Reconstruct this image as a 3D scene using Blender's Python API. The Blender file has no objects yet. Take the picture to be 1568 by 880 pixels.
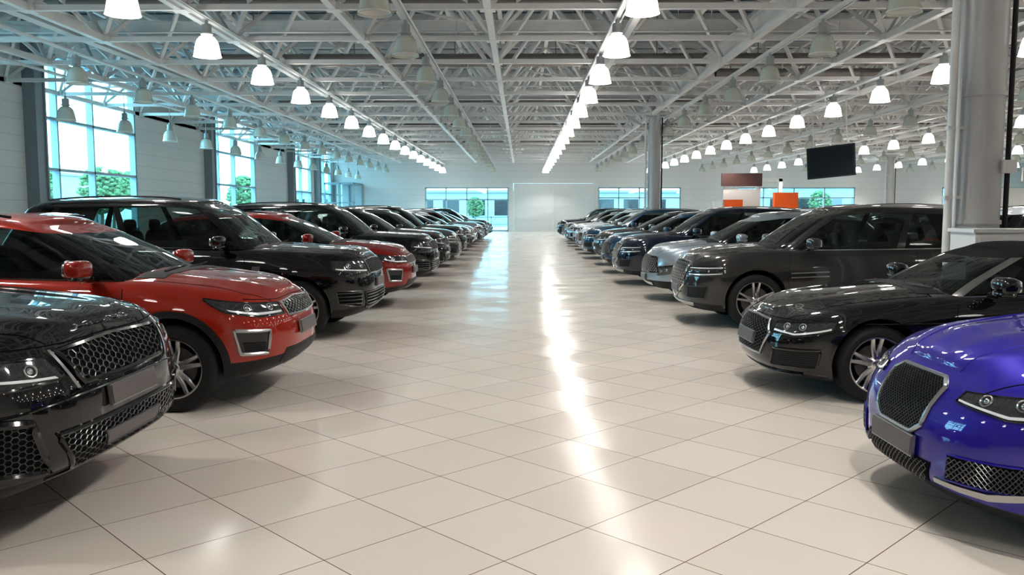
import bpy, bmesh, math, random
from math import sin, cos, pi, radians, tan, sqrt
from mathutils import Vector, Matrix
from mathutils.bvhtree import BVHTree
random.seed(7)
S = bpy.context.scene

# ---------------------------------------------------------------- materials
def mat(name, col, rough=.5, metal=0., coat=0., emit=None, estr=0., spec=.5, alpha=None, coatr=.03):
    m = bpy.data.materials.new(name); m.use_nodes = True
    b = m.node_tree.nodes['Principled BSDF']
    b.inputs['Base Color'].default_value = (*col, 1)
    b.inputs['Roughness'].default_value = rough
    b.inputs['Metallic'].default_value = metal
    b.inputs['Coat Weight'].default_value = coat
    b.inputs['Coat Roughness'].default_value = coatr
    b.inputs['Specular IOR Level'].default_value = spec
    if emit:
        b.inputs['Emission Color'].default_value = (*emit, 1)
        b.inputs['Emission Strength'].default_value = estr
    return m

def noisy(m, scale=8, amt=.12, bump=0., coord='Object'):
    nt = m.node_tree; b = nt.nodes['Principled BSDF']
    tc = nt.nodes.new('ShaderNodeTexCoord'); n = nt.nodes.new('ShaderNodeTexNoise')
    n.inputs['Scale'].default_value = scale; n.inputs['Detail'].default_value = 4
    nt.links.new(tc.outputs[coord], n.inputs['Vector'])
    c = b.inputs['Base Color'].default_value[:]
    mx = nt.nodes.new('ShaderNodeMix'); mx.data_type = 'RGBA'
    mx.inputs[6].default_value = [max(0, x*(1-amt)) for x in c[:3]]+[1]
    mx.inputs[7].default_value = [min(1, x*(1+amt)) for x in c[:3]]+[1]
    nt.links.new(n.outputs['Fac'], mx.inputs[0]); nt.links.new(mx.outputs[2], b.inputs['Base Color'])
    if bump:
        bp = nt.nodes.new('ShaderNodeBump'); bp.inputs['Strength'].default_value = bump
        bp.inputs['Distance'].default_value = .01
        nt.links.new(n.outputs['Fac'], bp.inputs['Height']); nt.links.new(bp.outputs[0], b.inputs['Normal'])
    return m

def paint(name, col, metal=.3, rough=.3):
    m = mat(name, col, rough, metal, coat=1., coatr=.012, spec=.04)
    m.node_tree.nodes['Principled BSDF'].inputs['Coat IOR'].default_value = 1.6
    return noisy(m, 300, .15)

P_BLACK = paint('paint_black', (.0025, .0025, .0035), .0, .4)
P_RED = paint('paint_red', (.34, .016, .005), .1, .4)
P_RED2 = paint('paint_dark_red', (.23, .006, .005), .1, .4)
P_PURPLE = paint('paint_purple', (.020, .011, .30), .25, .4)
P_GREY = paint('paint_graphite', (.026, .025, .025), .4, .4)
P_SILVER = paint('paint_silver', (.30, .36, .41), .6, .38)
P_BLUE = paint('paint_blue', (.012, .05, .10), .4, .4)
P_NAVY = paint('paint_navy', (.005, .011, .026), .3, .4)
P_WHITE = paint('paint_white', (.62, .66, .69), .0, .4)
P_DGREY = paint('paint_dark_grey', (.045, .05, .055), .5, .4)

PLASTIC = noisy(mat('black_plastic', (.012, .012, .013), .5, spec=.3), 60, .2)
GLOSSBLK = mat('gloss_black', (.004, .004, .005), .12, 0, .4)
INTERIOR = noisy(mat('interior_dark', (.016, .015, .014), .7, spec=.2), 20, .2)
ARCH = mat('arch_liner', (.005, .005, .005), .9, spec=.1)
CHROME = mat('chrome', (.62, .63, .64), .15, 1.)
SATIN = mat('satin_silver', (.40, .40, .40), .3, 1.)
TYRE = noisy(mat('tyre_rubber', (.012, .012, .013), .65, spec=.3), 40, .3, .2)
RIM = mat('alloy_rim', (.60, .60, .61), .25, 1.)
RIMD = mat('alloy_dark', (.13, .13, .135), .3, 1.)
BRAKE = mat('brake_disc', (.12, .11, .11), .45, 1.)
LAMPG = mat('headlight_lens', (.06, .065, .07), .08, .5, 1.)
DRL = mat('headlight_bright', (.75, .78, .80), .2, .5, 1., (1, 1, 1), .12)
TAIL = mat('tail_lens', (.35, .005, .005), .1, 0, 1.)
PLATE = mat('plate_grey', (.12, .105, .105), .4)
CARD = mat('paper_card', (.75, .80, .80), .7)
FABRIC = noisy(mat('soft_top_fabric', (.006, .006, .007), .85, spec=.2), 200, .4, .3)

def glassmat():
    m = bpy.data.materials.new('car_glass'); m.use_nodes = True
    nt = m.node_tree; nt.nodes.clear()
    o = nt.nodes.new('ShaderNodeOutputMaterial')
    t = nt.nodes.new('ShaderNodeBsdfTransparent'); t.inputs[0].default_value = (.36, .44, .42, 1)
    g = nt.nodes.new('ShaderNodeBsdfGlossy'); g.inputs['Roughness'].default_value = .01
    g.inputs[0].default_value = (.9, .95, .95, 1)
    f = nt.nodes.new('ShaderNodeFresnel'); f.inputs[0].default_value = 1.5
    x = nt.nodes.new('ShaderNodeMixShader')
    nt.links.new(f.outputs[0], x.inputs[0]); nt.links.new(t.outputs[0], x.inputs[1])
    nt.links.new(g.outputs[0], x.inputs[2]); nt.links.new(x.outputs[0], o.inputs[0])
    return m
GLASS = glassmat()

def meshmat(name, w, h, mort, off, rot, lc, dark=(.003, .003, .003)):
    m = bpy.data.materials.new(name); m.use_nodes = True
    nt = m.node_tree; b = nt.nodes['Principled BSDF']
    tc = nt.nodes.new('ShaderNodeTexCoord'); mp = nt.nodes.new('ShaderNodeMapping')
    mp.inputs['Rotation'].default_value = (0, 0, rot)
    br = nt.nodes.new('ShaderNodeTexBrick'); br.offset = off; br.squash = 1
    br.inputs['Scale'].default_value = 1
    br.inputs['Brick Width'].default_value = w; br.inputs['Row Height'].default_value = h
    br.inputs['Mortar Size'].default_value = mort; br.inputs['Mortar Smooth'].default_value = .3
    br.inputs['Color1'].default_value = (*dark, 1); br.inputs['Color2'].default_value = (*dark, 1)
    br.inputs['Mortar'].default_value = (*lc, 1)
    nt.links.new(tc.outputs['UV'], mp.inputs[0]); nt.links.new(mp.outputs[0], br.inputs[0])
    nt.links.new(br.outputs['Color'], b.inputs['Base Color'])
    bp = nt.nodes.new('ShaderNodeBump'); bp.inputs['Strength'].default_value = .6
    bp.inputs['Distance'].default_value = .008
    nt.links.new(br.outputs['Fac'], bp.inputs['Height']); nt.links.new(bp.outputs[0], b.inputs['Normal'])
    b.inputs['Roughness'].default_value = .45; b.inputs['Specular IOR Level'].default_value = .2
    return m
MESH_FINE = meshmat('grille_fine', .028, .018, .003, .5, 0, (.03, .03, .033))
DARK = noisy(mat('grille_recess', (.003, .003, .003), .6, spec=.1), 30, .2)

TR = [P_BLACK, PLASTIC, GLOSSBLK, CHROME, SATIN, LAMPG, DRL, TAIL, PLATE, MESH_FINE, CARD, INTERIOR, ARCH, FABRIC, RIMD, DARK]
TI = {m.name: i for i, m in enumerate(TR)}

# ---------------------------------------------------------------- mesh builder
class MB:
    def __init__(s): s.v = []; s.f = []; s.m = []; s.uv = []
    def add(s, vs, fs, m=0, uvs=None):
        o = len(s.v); s.v += [tuple(p) for p in vs]
        s.f += [tuple(i+o for i in f) for f in fs]
        s.m += [m]*len(fs) if isinstance(m, int) else list(m)
        s.uv += list(uvs) if uvs else [(0, 0)]*len(vs)
    def box(s, lo, hi, m=0):
        x0, y0, z0 = lo; x1, y1, z1 = hi
        s.add([(x0,y0,z0),(x1,y0,z0),(x1,y1,z0),(x0,y1,z0),(x0,y0,z1),(x1,y0,z1),(x1,y1,z1),(x0,y1,z1)],
              [(0,3,2,1),(4,5,6,7),(0,1,5,4),(1,2,6,5),(2,3,7,6),(3,0,4,7)], m)
    def beam(s, p, q, w, h, m=0):
        p = Vector(p); q = Vector(q); d = (q-p).normalized()
        up = Vector((0, 0, 1)) if abs(d.z) < .95 else Vector((1, 0, 0))
        a = d.cross(up).normalized()*w/2; b = a.cross(d).normalized()*h/2
        vs = [p-a-b, p+a-b, p+a+b, p-a+b, q-a-b, q+a-b, q+a+b, q-a+b]
        s.add(vs, [(0,1,2,3),(7,6,5,4),(0,4,5,1),(1,5,6,2),(2,6,7,3),(3,7,4,0)], m)
    def ibeam(s, p, q, w, h, t=.02, m=0):
        p = Vector(p); q = Vector(q); z = Vector((0, 0, h/2))
        s.beam(p+z, q+z, w, t, m); s.beam(p-z, q-z, w, t, m); s.beam(p, q, t, h, m)
    def tube(s, pts, r, m=0, n=6, closed=False):
        pts = [Vector(p) for p in pts]; N = len(pts); vs = []; fs = []
        for i, p in enumerate(pts):
            a = pts[(i-1) % N] if (closed or i > 0) else p
            b = pts[(i+1) % N] if (closed or i < N-1) else p
            d = (b-a).normalized() if (b-a).length > 1e-9 else Vector((1, 0, 0))
            up = Vector((0, 0, 1)) if abs(d.z) < .9 else Vector((1, 0, 0))
            u = d.cross(up).normalized(); w = u.cross(d).normalized()
            for k in range(n):
                t = 2*pi*k/n; vs.append(p+u*r*cos(t)+w*r*sin(t))
        for i in range(N if closed else N-1):
            j = (i+1) % N
            for k in range(n):
                l = (k+1) % n; fs.append((i*n+k, j*n+k, j*n+l, i*n+l))
        if not closed:
            fs.append(tuple(range(n))[::-1]); fs.append(tuple((N-1)*n+k for k in range(n)))
        s.add(vs, fs, m)
    def lathe(s, prof, n, org=(0, 0, 0), axis='z', m=0, ms=None):
        vs = []; fs = []; mm = []
        for (r, h) in prof:
            for k in range(n):
                t = 2*pi*k/n
                if axis == 'z': vs.append((org[0]+r*cos(t), org[1]+r*sin(t), org[2]+h))
                elif axis == 'y': vs.append((org[0]+r*cos(t), org[1]+h, org[2]+r*sin(t)))
                else: vs.append((org[0]+h, org[1]+r*cos(t), org[2]+r*sin(t)))
        for i in range(len(prof)-1):
            for k in range(n):
                l = (k+1) % n; fs.append((i*n+k, i*n+l, (i+1)*n+l, (i+1)*n+k)); mm.append(ms[i] if ms else m)
        s.add(vs, fs, mm)
    def blob(s, c, r, m=0, e=.5, nu=14, nv=9):
        def pw(x, e): return math.copysign(abs(x)**e, x)
        vs = []; fs = []
        for j in range(nv+1):
            b = -pi/2+pi*j/nv
            for i in range(nu):
                a = 2*pi*i/nu
                vs.append((c[0]+r[0]*pw(cos(b), e)*pw(cos(a), e), c[1]+r[1]*pw(cos(b), e)*pw(sin(a), e), c[2]+r[2]*pw(sin(b), e)))
        for j in range(nv):
            for i in range(nu):
                k = (i+1) % nu; fs.append((j*nu+i, j*nu+k, (j+1)*nu+k, (j+1)*nu+i))
        s.add(vs, fs, m)
    def mesh(s, name, mats, ang=35, recalc=True, smooth=True):
        me = bpy.data.meshes.new(name); me.from_pydata(s.v, [], s.f)
        for x in mats: me.materials.append(x)
        me.polygons.foreach_set('material_index', s.m)
        uvl = me.uv_layers.new(name='UVMap')
        for lp in me.loops: uvl.data[lp.index].uv = s.uv[lp.vertex_index]
        finish(me, ang, recalc, smooth); return me

def finish(me, ang=35, recalc=True, smooth=True):
    bm = bmesh.new(); bm.from_mesh(me)
    bmesh.ops.remove_doubles(bm, verts=bm.verts, dist=1e-5)
    if recalc: bmesh.ops.recalc_face_normals(bm, faces=bm.faces)
    if smooth:
        for f in bm.faces: f.smooth = True
        for e in bm.edges:
            if len(e.link_faces) == 2: e.smooth = e.calc_face_angle(0) < radians(ang)
    bm.to_mesh(me); bm.free()

def obj(name, me, parent=None, loc=(0, 0, 0), rotz=0):
    o = bpy.data.objects.new(name, me); S.collection.objects.link(o)
    o.location = loc; o.rotation_euler = (0, 0, rotz)
    if parent: o.parent = parent
    return o

def pchip(pts):
    xs = [p[0] for p in pts]; ys = [p[1] for p in pts]
    if xs[0] > xs[-1]: xs = xs[::-1]; ys = ys[::-1]
    n = len(xs); h = [xs[i+1]-xs[i] for i in range(n-1)]; d = [(ys[i+1]-ys[i])/h[i] for i in range(n-1)]
    m = [d[0]]+[0 if d[i-1]*d[i] <= 0 else 2*d[i-1]*d[i]/(d[i-1]+d[i]) for i in range(1, n-1)]+[d[-1]]
    def f(x):
        if x <= xs[0]: return ys[0]
        if x >= xs[-1]: return ys[-1]
        i = 0
        while x > xs[i+1]: i += 1
        t = (x-xs[i])/h[i]
        return (2*t**3-3*t*t+1)*ys[i]+(t**3-2*t*t+t)*h[i]*m[i]+(-2*t**3+3*t*t)*ys[i+1]+(t**3-t*t)*h[i]*m[i+1]
    return f

def outline(xf, xr, w, af, ar, n, ns, nc):
    r = []
    for k in range(nc+1):
        p = pi/2*k/nc; c = max(0, cos(p)); r.append((xr+ar*(1-c**(2/n)), w*sin(p)**(2/n)))
    x0 = xr+ar; x1 = xf-af
    for k in range(1, ns): r.append((x0+(x1-x0)*k/ns, w))
    for k in range(nc, -1, -1):
        p = pi/2*k/nc; c = max(0, cos(p)); r.append((xf-af*(1-c**(2/n)), w*sin(p)**(2/n)))
    return r

def loft(levels, topz, K, matf, capmat, bottom=True):
    v = []; f = []; m = []
    P = []; N = []
    M = len(levels[0])
    for row in levels:
        a = []; b = []
        for i, (x, y, z) in enumerate(row):
            a.append(len(v)); v.append((x, y, z))
            if i in (0, M-1): b.append(a[-1])
            else: b.append(len(v)); v.append((x, -y, z))
        P.append(a); N.append(b)
    for l in range(len(levels)-1):
        for i in range(M-1):
            mm = matf(l, i)
            f.append((P[l][i], P[l][i+1], P[l+1][i+1], P[l+1][i])); m.append(mm)
            f.append((N[l][i], N[l+1][i], N[l+1][i+1], N[l][i+1])); m.append(mm)
    def cap(l, zf, cm):
        prev = None
        for i in range(M):
            x, y, z = levels[l][i]
            if i in (0, M-1): row = [P[l][i]]*(K+1)
            else:
                row = [N[l][i]]
                for k in range(1, K):
                    c = -1+2*k/K; row.append(len(v)); v.append((x, c*y, zf(x, y, z, c)))
                row.append(P[l][i])
            if prev:
                for k in range(K):
                    q = []
                    for t in (prev[k], prev[k+1], row[k+1], row[k]):
                        if t not in q: q.append(t)
                    if len(q) >= 3: f.append(tuple(q)); m.append(cm(x, (k+.5)/K*2-1, y))
            prev = row
    cap(len(levels)-1, topz, capmat)
    if bottom: cap(0, lambda x, y, z, c: z, lambda x, c, y: 1)
    return v, f, m

def inside(poly, x, y):
    c = False; n = len(poly); j = n-1
    for i in range(n):
        xi, yi = poly[i]; xj, yj = poly[j]
        if (yi > y) != (yj > y) and x < (xj-xi)*(y-yi)/(yj-yi)+xi: c = not c
        j = i
    return c

# ---------------------------------------------------------------- wheels
def wheel_mesh(R, Rr, wd, nsp, style, rim):
    b = MB(); h = wd/2
    b.lathe([(Rr-.005, -h+.02), (Rr+.01, -h), (R-.05, -h-.008), (R-.012, -h+.012), (R, -h+.04), (R+.001, 0), (R, h-.04), (R-.012, h-.012), (R-.05, h+.008), (Rr+.01, h), (Rr-.005, h-.02)], 48, axis='y', m=0)
    b.lathe([(Rr, h-.004), (Rr-.012, h-.004), (Rr-.022, h-.03), (Rr-.03, h-.10), (Rr-.05, -h+.03), (Rr, -h+.02)], 48, axis='y', m=1)
    b.lathe([(.0, h-.13), (Rr-.035, h-.13)], 32, axis='y', m=2)
    b.lathe([(.0, h-.10), (Rr*.68, h-.10), (Rr*.70, h-.12)], 32, axis='y', m=3)
    b.lathe([(0, h-.022), (.035, h-.022), (.05, h-.03), (.075, h-.05), (.075, h-.1)], 24, axis='y', m=1)
    for i in range(nsp):
        base = 2*pi*i/nsp+pi/2
        offs = [(-.17, -.10), (.17, .10)] if style == 'double' else [(0, 0)]
        for o, oi in offs:
            a1 = base+o; a0 = base+oi*2.2
            w0, w1 = (.024, .019) if style == 'double' else (.035, .05)
            r0, r1 = .05, Rr-.012
            def P(r, a, lat, y): return (r*cos(a)-lat*sin(a), y, r*sin(a)+lat*cos(a))
            rings = []
            for t in (0, .5, 1):
                r = r0+(r1-r0)*t; a = a0+(a1-a0)*t; w = w0+(w1-w0)*t; yo = h-.03-.018*sin(pi*t)+.012*t
                rings.append([P(r, a, -w, yo-.012), P(r, a, -w*.55, yo), P(r, a, w*.55, yo), P(r, a, w, yo-.012), P(r, a, w*.8, yo-.05), P(r, a, -w*.8, yo-.05)])
            vs = sum(rings, []); fs = []
            for t in range(2):
                for k in range(6):
                    l = (k+1) % 6; fs.append((t*6+k, t*6+l, t*6+6+l, t*6+6+k))
            b.add(vs, fs, 1)
    return b.mesh('wheel_mesh', [TYRE, rim, ARCH, BRAKE], 40)

# ---------------------------------------------------------------- car builder
def build_car(D):
    L, W, R = D['L'], D['W'], D['R']; fo, wb = D['fo'], D['wb']
    zs = pchip(D['zs']); zb = pchip(D.get('zb', [(0, .26), (-.5, .24), (-1.5, .25), (-L+.6, .26), (-L, .34)]))
    nose = pchip(D.get('nose', [(0, -.14), (.10, -.035), (.22, 0), (.5, 0), (.72, -.02), (.88, -.07), (1, -.17)]))
    tailp = pchip([(0, .12), (.2, .0), (.5, .01), (.8, .06), (1, .16)])
    wp = pchip([(0, .92), (.06, .95), (.2, .972), (.45, .995), (.6, 1), (.75, .985), (.88, .96), (.95, .935), (1, .885)])
    plan = pchip([(-L, .95), (-L+.9, 1), (-1.3, 1), (-.5, .985), (0, .95)])
    crown = D.get('crown', .07)
    T = [0, .04, .08, .13, .2, .28, .36, .45, .54, .62, .70, .77, .84, .90, .945, .975, 1]
    ns, nc = 34, 14
    xw = [-fo, -fo-wb]
    rows = []
    for t in T:
        xf = nose(t); xr = -L+tailp(t); row = []
        for (x, y) in outline(xf, xr, W*wp(t), D.get('af', .62), .5, D.get('n', 2.9), ns, nc):
            k = plan(x)
            fl = sum(math.exp(-((x-a)/.42)**2) for a in xw)
            g = 1+.012*fl*(1 if t < .75 else max(0, (1-t)/.25)) - .018*(1-min(1, fl))*math.exp(-((t-.3)/.18)**2)
            row.append((x, y*k*g, zb(x)+(zs(x)-zb(x))*t))
        rows.append(row)
    clad = D.get('clad', .10)
    xc0, xc1 = D['gh']['xf0']-.1, D['gh']['xr0']+.1
    def ridge(c, x):
        a = abs(c); rr = .014*math.exp(-((a-.62)/.10)**2)+.006*math.exp(-((a-.25)/.12)**2)*D.get('mid', 0)
        return rr if x > xc0 else 0
    def topz(x, y, z, c): return z+(crown*(1-abs(c)**2.4)+ridge(c, x))*min(1, (y/(W*.8)))**1.2
    v, f, m = loft(rows, topz, 24, lambda l, i: 1 if T[l] < clad else 0,
                   lambda x, c, y: 2 if (xc1 < x < xc0 and abs(c*y) < W*.8) else 0)
    bb = MB(); bb.add(v, f, m)
    body = bb.mesh('car_body', [P_BLACK, PLASTIC, INTERIOR, ARCH], 50)
    bvh = BVHTree.FromPolygons([tuple(q.co) for q in body.vertices], [tuple(p.vertices) for p in body.polygons])
    Ra = R+.05
    cb = MB()
    for a in xw:
        for sg in (-1, 1):
            y0, y1 = sg*(W-.34), sg*(W+.3); n = 56
            ring0 = [(a+Ra*cos(2*pi*k/n), y0, R+.01+Ra*sin(2*pi*k/n)) for k in range(n)]
            ring1 = [(p[0], y1, p[2]) for p in ring0]
            cb.add(ring0+ring1, [tuple(range(n)), tuple(range(2*n-1, n-1, -1))]+[(k, n+k, n+(k+1) % n, (k+1) % n) for k in range(n)])
    cm = cb.mesh('cut', [ARCH], smooth=False)
    ob = bpy.data.objects.new('tmpb', body); oc = bpy.data.objects.new('tmpc', cm)
    S.collection.objects.link(ob); S.collection.objects.link(oc)
    md = ob.modifiers.new('b', 'BOOLEAN'); md.operation = 'DIFFERENCE'; md.object = oc; md.solver = 'EXACT'
    dg = bpy.context.evaluated_depsgraph_get(); dg.update()
    nb = bpy.data.meshes.new_from_object(ob.evaluated_get(dg)); nb.name = 'car_body_mesh'
    bpy.data.objects.remove(ob); bpy.data.objects.remove(oc)
    while len(nb.materials) > 4: nb.materials.pop(index=len(nb.materials)-1)
    for p in nb.polygons:
        c = p.center
        for a in xw:
            if math.hypot(c.x-a, c.z-R-.01) < Ra+.002 and abs(c.y) < W*1.05: p.material_index = 3
        if p.material_index > 3: p.material_index = 3
    finish(nb, 38)
    # ---------- projection helpers
    def proj(mode, a, b, sg=1):
        if mode == 'front':
            d = Vector((1.1, a*1.0, 0)).normalized(); c = Vector((-1.1, 0, b)); o = c+d*4; dr = -d
        elif mode == 'rear':
            d = Vector((-1.1, a, 0)).normalized(); c = Vector((-L+1.1, 0, b)); o = c+d*4; dr = -d
        elif mode == 'side': o = Vector((a, sg*3, b)); dr = Vector((0, -sg, 0))
        else: o = Vector((a, b*sg, 4)); dr = Vector((0, 0, -1))
        h = bvh.ray_cast(o, dr)
        if h[0] is None: h = bvh.find_nearest(o+dr*(4-1.0 if mode != 'side' else 3-W))
        nn = h[1]
        if nn.dot(dr) > 0: nn = -nn
        return h[0], nn, -dr
    tb = MB()
    def resample(pl, n):
        if len(pl) == 1: return [pl[0]]*(n+1)
        out = []
        for i in range(n+1):
            t = i/n*(len(pl)-1); k = min(int(t), len(pl)-2); u = t-k
            out.append((pl[k][0]*(1-u)+pl[k+1][0]*u, pl[k][1]*(1-u)+pl[k+1][1]*u))
        return out
    def lattice(top, bot, kind, cw, ch, r, mname, off=.014, mirror=False):
        poly = list(top)+list(bot)[::-1]
        a0 = min(p[0] for p in poly); a1 = max(p[0] for p in poly); b0 = min(p[1] for p in poly); b1 = max(p[1] for p in poly)
        segs = []
        if kind == 'hex':
            for i in range(-1, int((a1-a0)/(cw*.75))+3):
                for j in range(-1, int((b1-b0)/ch)+3):
                    cx = a0+i*cw*.75; cz = b0+j*ch+(i % 2)*ch/2
                    q = [(cx+cw/2, cz), (cx+cw/4, cz+ch/2), (cx-cw/4, cz+ch/2), (cx-cw/2, cz)]
                    segs += [(q[0], q[1]), (q[1], q[2]), (q[2], q[3])]
        elif kind == 'dia':
            for i in range(-1, int((a1-a0)/(cw/2))+3):
                for j in range(-1, int((b1-b0)/(ch/2))+3):
                    if (i+j) % 2: continue
                    p = (a0+i*cw/2, b0+j*ch/2)
                    segs += [(p, (p[0]+cw/2, p[1]+ch/2)), (p, (p[0]+cw/2, p[1]-ch/2))]
        else:
            for j in range(1, int((b1-b0)/ch)+1):
                z = b0+j*ch; n = 30
                for i in range(n): segs.append(((a0+(a1-a0)*i/n, z), (a0+(a1-a0)*(i+1)/n, z)))
        for sg in ((1, -1) if mirror else (1,)):
            for p, q in segs:
                if inside(poly, *p) and inside(poly, *q):
                    P1, n1, _ = proj('front', p[0]*sg, p[1]); P2, n2, _ = proj('front', q[0]*sg, q[1])
                    tb.tube([P1+n1*off, P2+n2*off], r, TI[mname], 4)
    def patch(mode, top, bot, mname, mirror=False, off=.006, frame=None, n=16, mm=6, lat=None):
        for sg in ((1, -1) if mirror else (1,)):
            A = resample(top, n); B = resample(bot, n); vs = []; uv = []; skirt = []
            for j in range(mm+1):
                for i in range(n+1):
                    t = j/mm; a = A[i][0]*(1-t)+B[i][0]*t; b = A[i][1]*(1-t)+B[i][1]*t
                    if mode in ('front', 'rear'): p, nn, up = proj(mode, a*sg, b)
                    else: p, nn, up = proj(mode, a, b, sg)
                    vs.append(p+nn*off); uv.append((a, b)); skirt.append(p-nn*.02)
            W1 = n+1
            fs = [(j*W1+i, j*W1+i+1, (j+1)*W1+i+1, (j+1)*W1+i) for j in range(mm) for i in range(n)]
            per = [i for i in range(n+1)]+[j*W1+n for j in range(1, mm+1)]+[mm*W1+i for i in range(n-1, -1, -1)]+[j*W1 for j in range(mm-1, 0, -1)]
            o = len(vs); vs2 = vs+[skirt[k] for k in per]; uv2 = uv+[uv[k] for k in per]; npz = len(per)
            fs += [(per[k], per[(k+1) % npz], o+(k+1) % npz, o+k) for k in range(npz)]
            tb.add(vs2, fs, TI[mname], uv2)
            if frame: tb.tube([vs[k] for k in per], frame[1], TI[frame[0]], 6, True)
        if lat: lattice(top, bot, *lat, mirror=mirror)
    def strip(mode, pts, r, mname, mirror=True, off=.0, n=24):
        for sg in ((1, -1) if mirror else (1,)):
            A = resample(pts, n); q = []
            for a, b in A:
                p, nn, up = proj(mode, a*sg if mode in ('front', 'rear') else a, b, sg)
                q.append(p+nn*off)
            tb.tube(q, r, TI[mname], 5)
    for args in D['patches']:
        isd = isinstance(args[-1], dict)
        kw = args[-1] if isd else {}
        a = args[:-1] if isd else args
        if a[0] == 'strip': strip(*a[1:], **kw)
        elif a[0] == 'card':
            tb.box((-2.06, -.02, 1.0), (-1.84, -.01, 1.17), TI['paper_card'])
        elif a[0] == 'plate':
            p, nn, up = proj('front', 0, a[1]); w = a[2] if len(a) > 2 else .26; hh = .058
            c = p+Vector((.018, 0, 0)); ux = Vector((nn.z, 0, -nn.x)).normalized()
            if ux.z < 0: ux = -ux
            for dd, s1, mn in ((0, 1.0, 'satin_silver'), (.006, .96, 'plate_grey')):
                c2 = c+nn*dd; vs = []
                for dx in (-.012, .006):
                    for (sy, sz) in ((-1, -1), (1, -1), (1, 1), (-1, 1)):
                        vs.append(c2+nn*dx+Vector((0, sy*w*s1, 0))+ux*sz*hh*(s1 if dd == 0 else .86))
                tb.add(vs, [(0,3,2,1),(4,5,6,7),(0,1,5,4),(1,2,6,5),(2,3,7,6),(3,0,4,7)], TI[mn])
        elif a[0] == 'eye':
            for sg in (1, -1):
                p, nn, up = proj('front', a[1]*sg, a[2])
                rg = []
                t1 = Vector((-nn.y, nn.x, 0)).normalized(); t2 = nn.cross(t1)
                for k in range(14): rg.append(p+nn*.008+(t1*cos(k*pi/7)+t2*sin(k*pi/7))*.030)
                tb.tube(rg, .005, TI['satin_silver'], 5, True)
                tb.blob(p-nn*.006, (.020, .022, .022), TI['chrome'], 1., 12, 8)
        else: patch(*a, **kw)
    # arch lips
    lipm = D.get('lip', 'black_plastic')
    lw = .055 if lipm == 'black_plastic' else .02
    for a in xw:
        top = []; bot = []
        for k in range(33):
            th = radians(-28+236*k/32); z0 = R+.01+(Ra+.0)*sin(th); x0 = a+Ra*cos(th)
            if z0 < zb(x0)+.03: continue
            top.append((a+(Ra+lw)*cos(th), max(R+.01+(Ra+lw)*sin(th), zb(x0)+.03))); bot.append((a+(Ra-.004)*cos(th), z0))
        patch('side', top, bot, lipm if lipm != 'body' else 'paint_black', True, off=.010, n=len(top)-1, mm=2)
    # door seams, hood seams, handles, sills
    g = D['gh']
    xd = [g['xf0']-.15, (g['xf0']+g['xr0'])/2-.18, g['xr0']+.75]
    if D.get('doors', 2) == 1: xd = [g['xf0']-.15, g['xf0']-1.45]
    for k, x in enumerate(xd):
        strip('side', [(x+.0, zs(x)-.05), (x+.03, .7), (x-.01 if k < 2 else x+.12, .45), (x-.03 if k < 2 else x+.3, .36)], .004, 'arch_liner', off=-.001)
    strip('side', [(xd[0]-.03, .36), (xd[-1]+.3, .36)], .004, 'arch_liner', off=-.001)
    strip('side', [(-.75, zs(-1)*.80), (xd[1], zs(-2)*.79), (-L+.5, zs(-3)*.83)], .003, 'paint_black', off=.0)
    for x in xd[1:]:
        for sg in (1, -1):
            p, nn, up = proj('side', x+.16, zs(x)*.86, sg); tb.blob(p+nn*.012, (.10, .018, .014), 0, .6, 10, 6)
    strip('top', [(-.16, W*.55), (-.35, W*.74), (g['xf0']+.05, W*.80)], .004, 'arch_liner', off=-.001)
    patch('side', [(-fo-Ra-.07, .34), (-fo-wb+Ra+.07, .34)], [(-fo-Ra-.07, .27), (-fo-wb+Ra+.07, .27)], 'black_plastic', True, off=.012, mm=2)
    # tail lamps
    patch('rear', [(.5, zs(-L+.1)-.08), (1.5, zs(-L+.3)-.05)], [(.55, zs(-L+.1)-.24), (1.3, zs(-L+.3)-.2)], 'tail_lens', True)
    # cowl plastic
    patch('top', [(g['xf0']+.10, -W*.70), (g['xf0']+.13, 0), (g['xf0']+.10, W*.70)], [(g['xf0']-.12, -W*.74), (g['xf0']-.05, 0), (g['xf0']-.12, W*.74)], 'black_plastic', False, off=.004)
    # ------------ greenhouse
    TG = [-.12, .03, .2, .4, .6, .75, .87, .93, .97, .99, 1.0]
    zr = pchip(g['zr']); ncg, nsg = 10, 26; rows = []
    for t in TG:
        tt = max(t, 0); k = min(tt/.95, 1)
        xf = g['xf0']+(g['xf1']-g['xf0'])*k+.05*sin(pi*k)-(.0 if t < .9 else (t-.9)*1.2)
        xr = g['xr0']+(g['xr1']-g['xr0'])*k+(0 if t < .9 else (t-.9)*1.0)-.03*sin(pi*k)
        w = g['w0']+(g['w1']-g['w0'])*k-(0 if t < .86 else ((t-.86)/.14)**2*.075)
        row = []
        for (x, y) in outline(xf, xr, w, g.get('af', .3), .25, 3.4, nsg, ncg):
            zbelt = zs(min(x, -.9))-.01
            row.append((x, y, zbelt+(zr(x)-zbelt)*t))
        rows.append(row)
    pil = D.get('pill', (.52, .14))
    fabric = D.get('soft', False)
    def gm(l, i):
        if not (.03 <= TG[l] < .86): return 2 if TG[l] < .03 else 0
        if i < ncg:
            return 1 if (i+.5)/ncg*90 < 50 and not fabric else (0 if fabric or D.get('pcol') else 2)
        if i < ncg+nsg:
            fr = (i-ncg+.5)/nsg
            for q in pil:
                if abs(fr-q) < .024: return 2
            if fr < D.get('cp', .04): return 0 if (fabric or D.get('pcol')) else 2
            return 1
        ph = 90-(i-ncg-nsg+.5)/ncg*90
        return 3 if (63 if fabric else 54) < ph < 81 else 1
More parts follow.
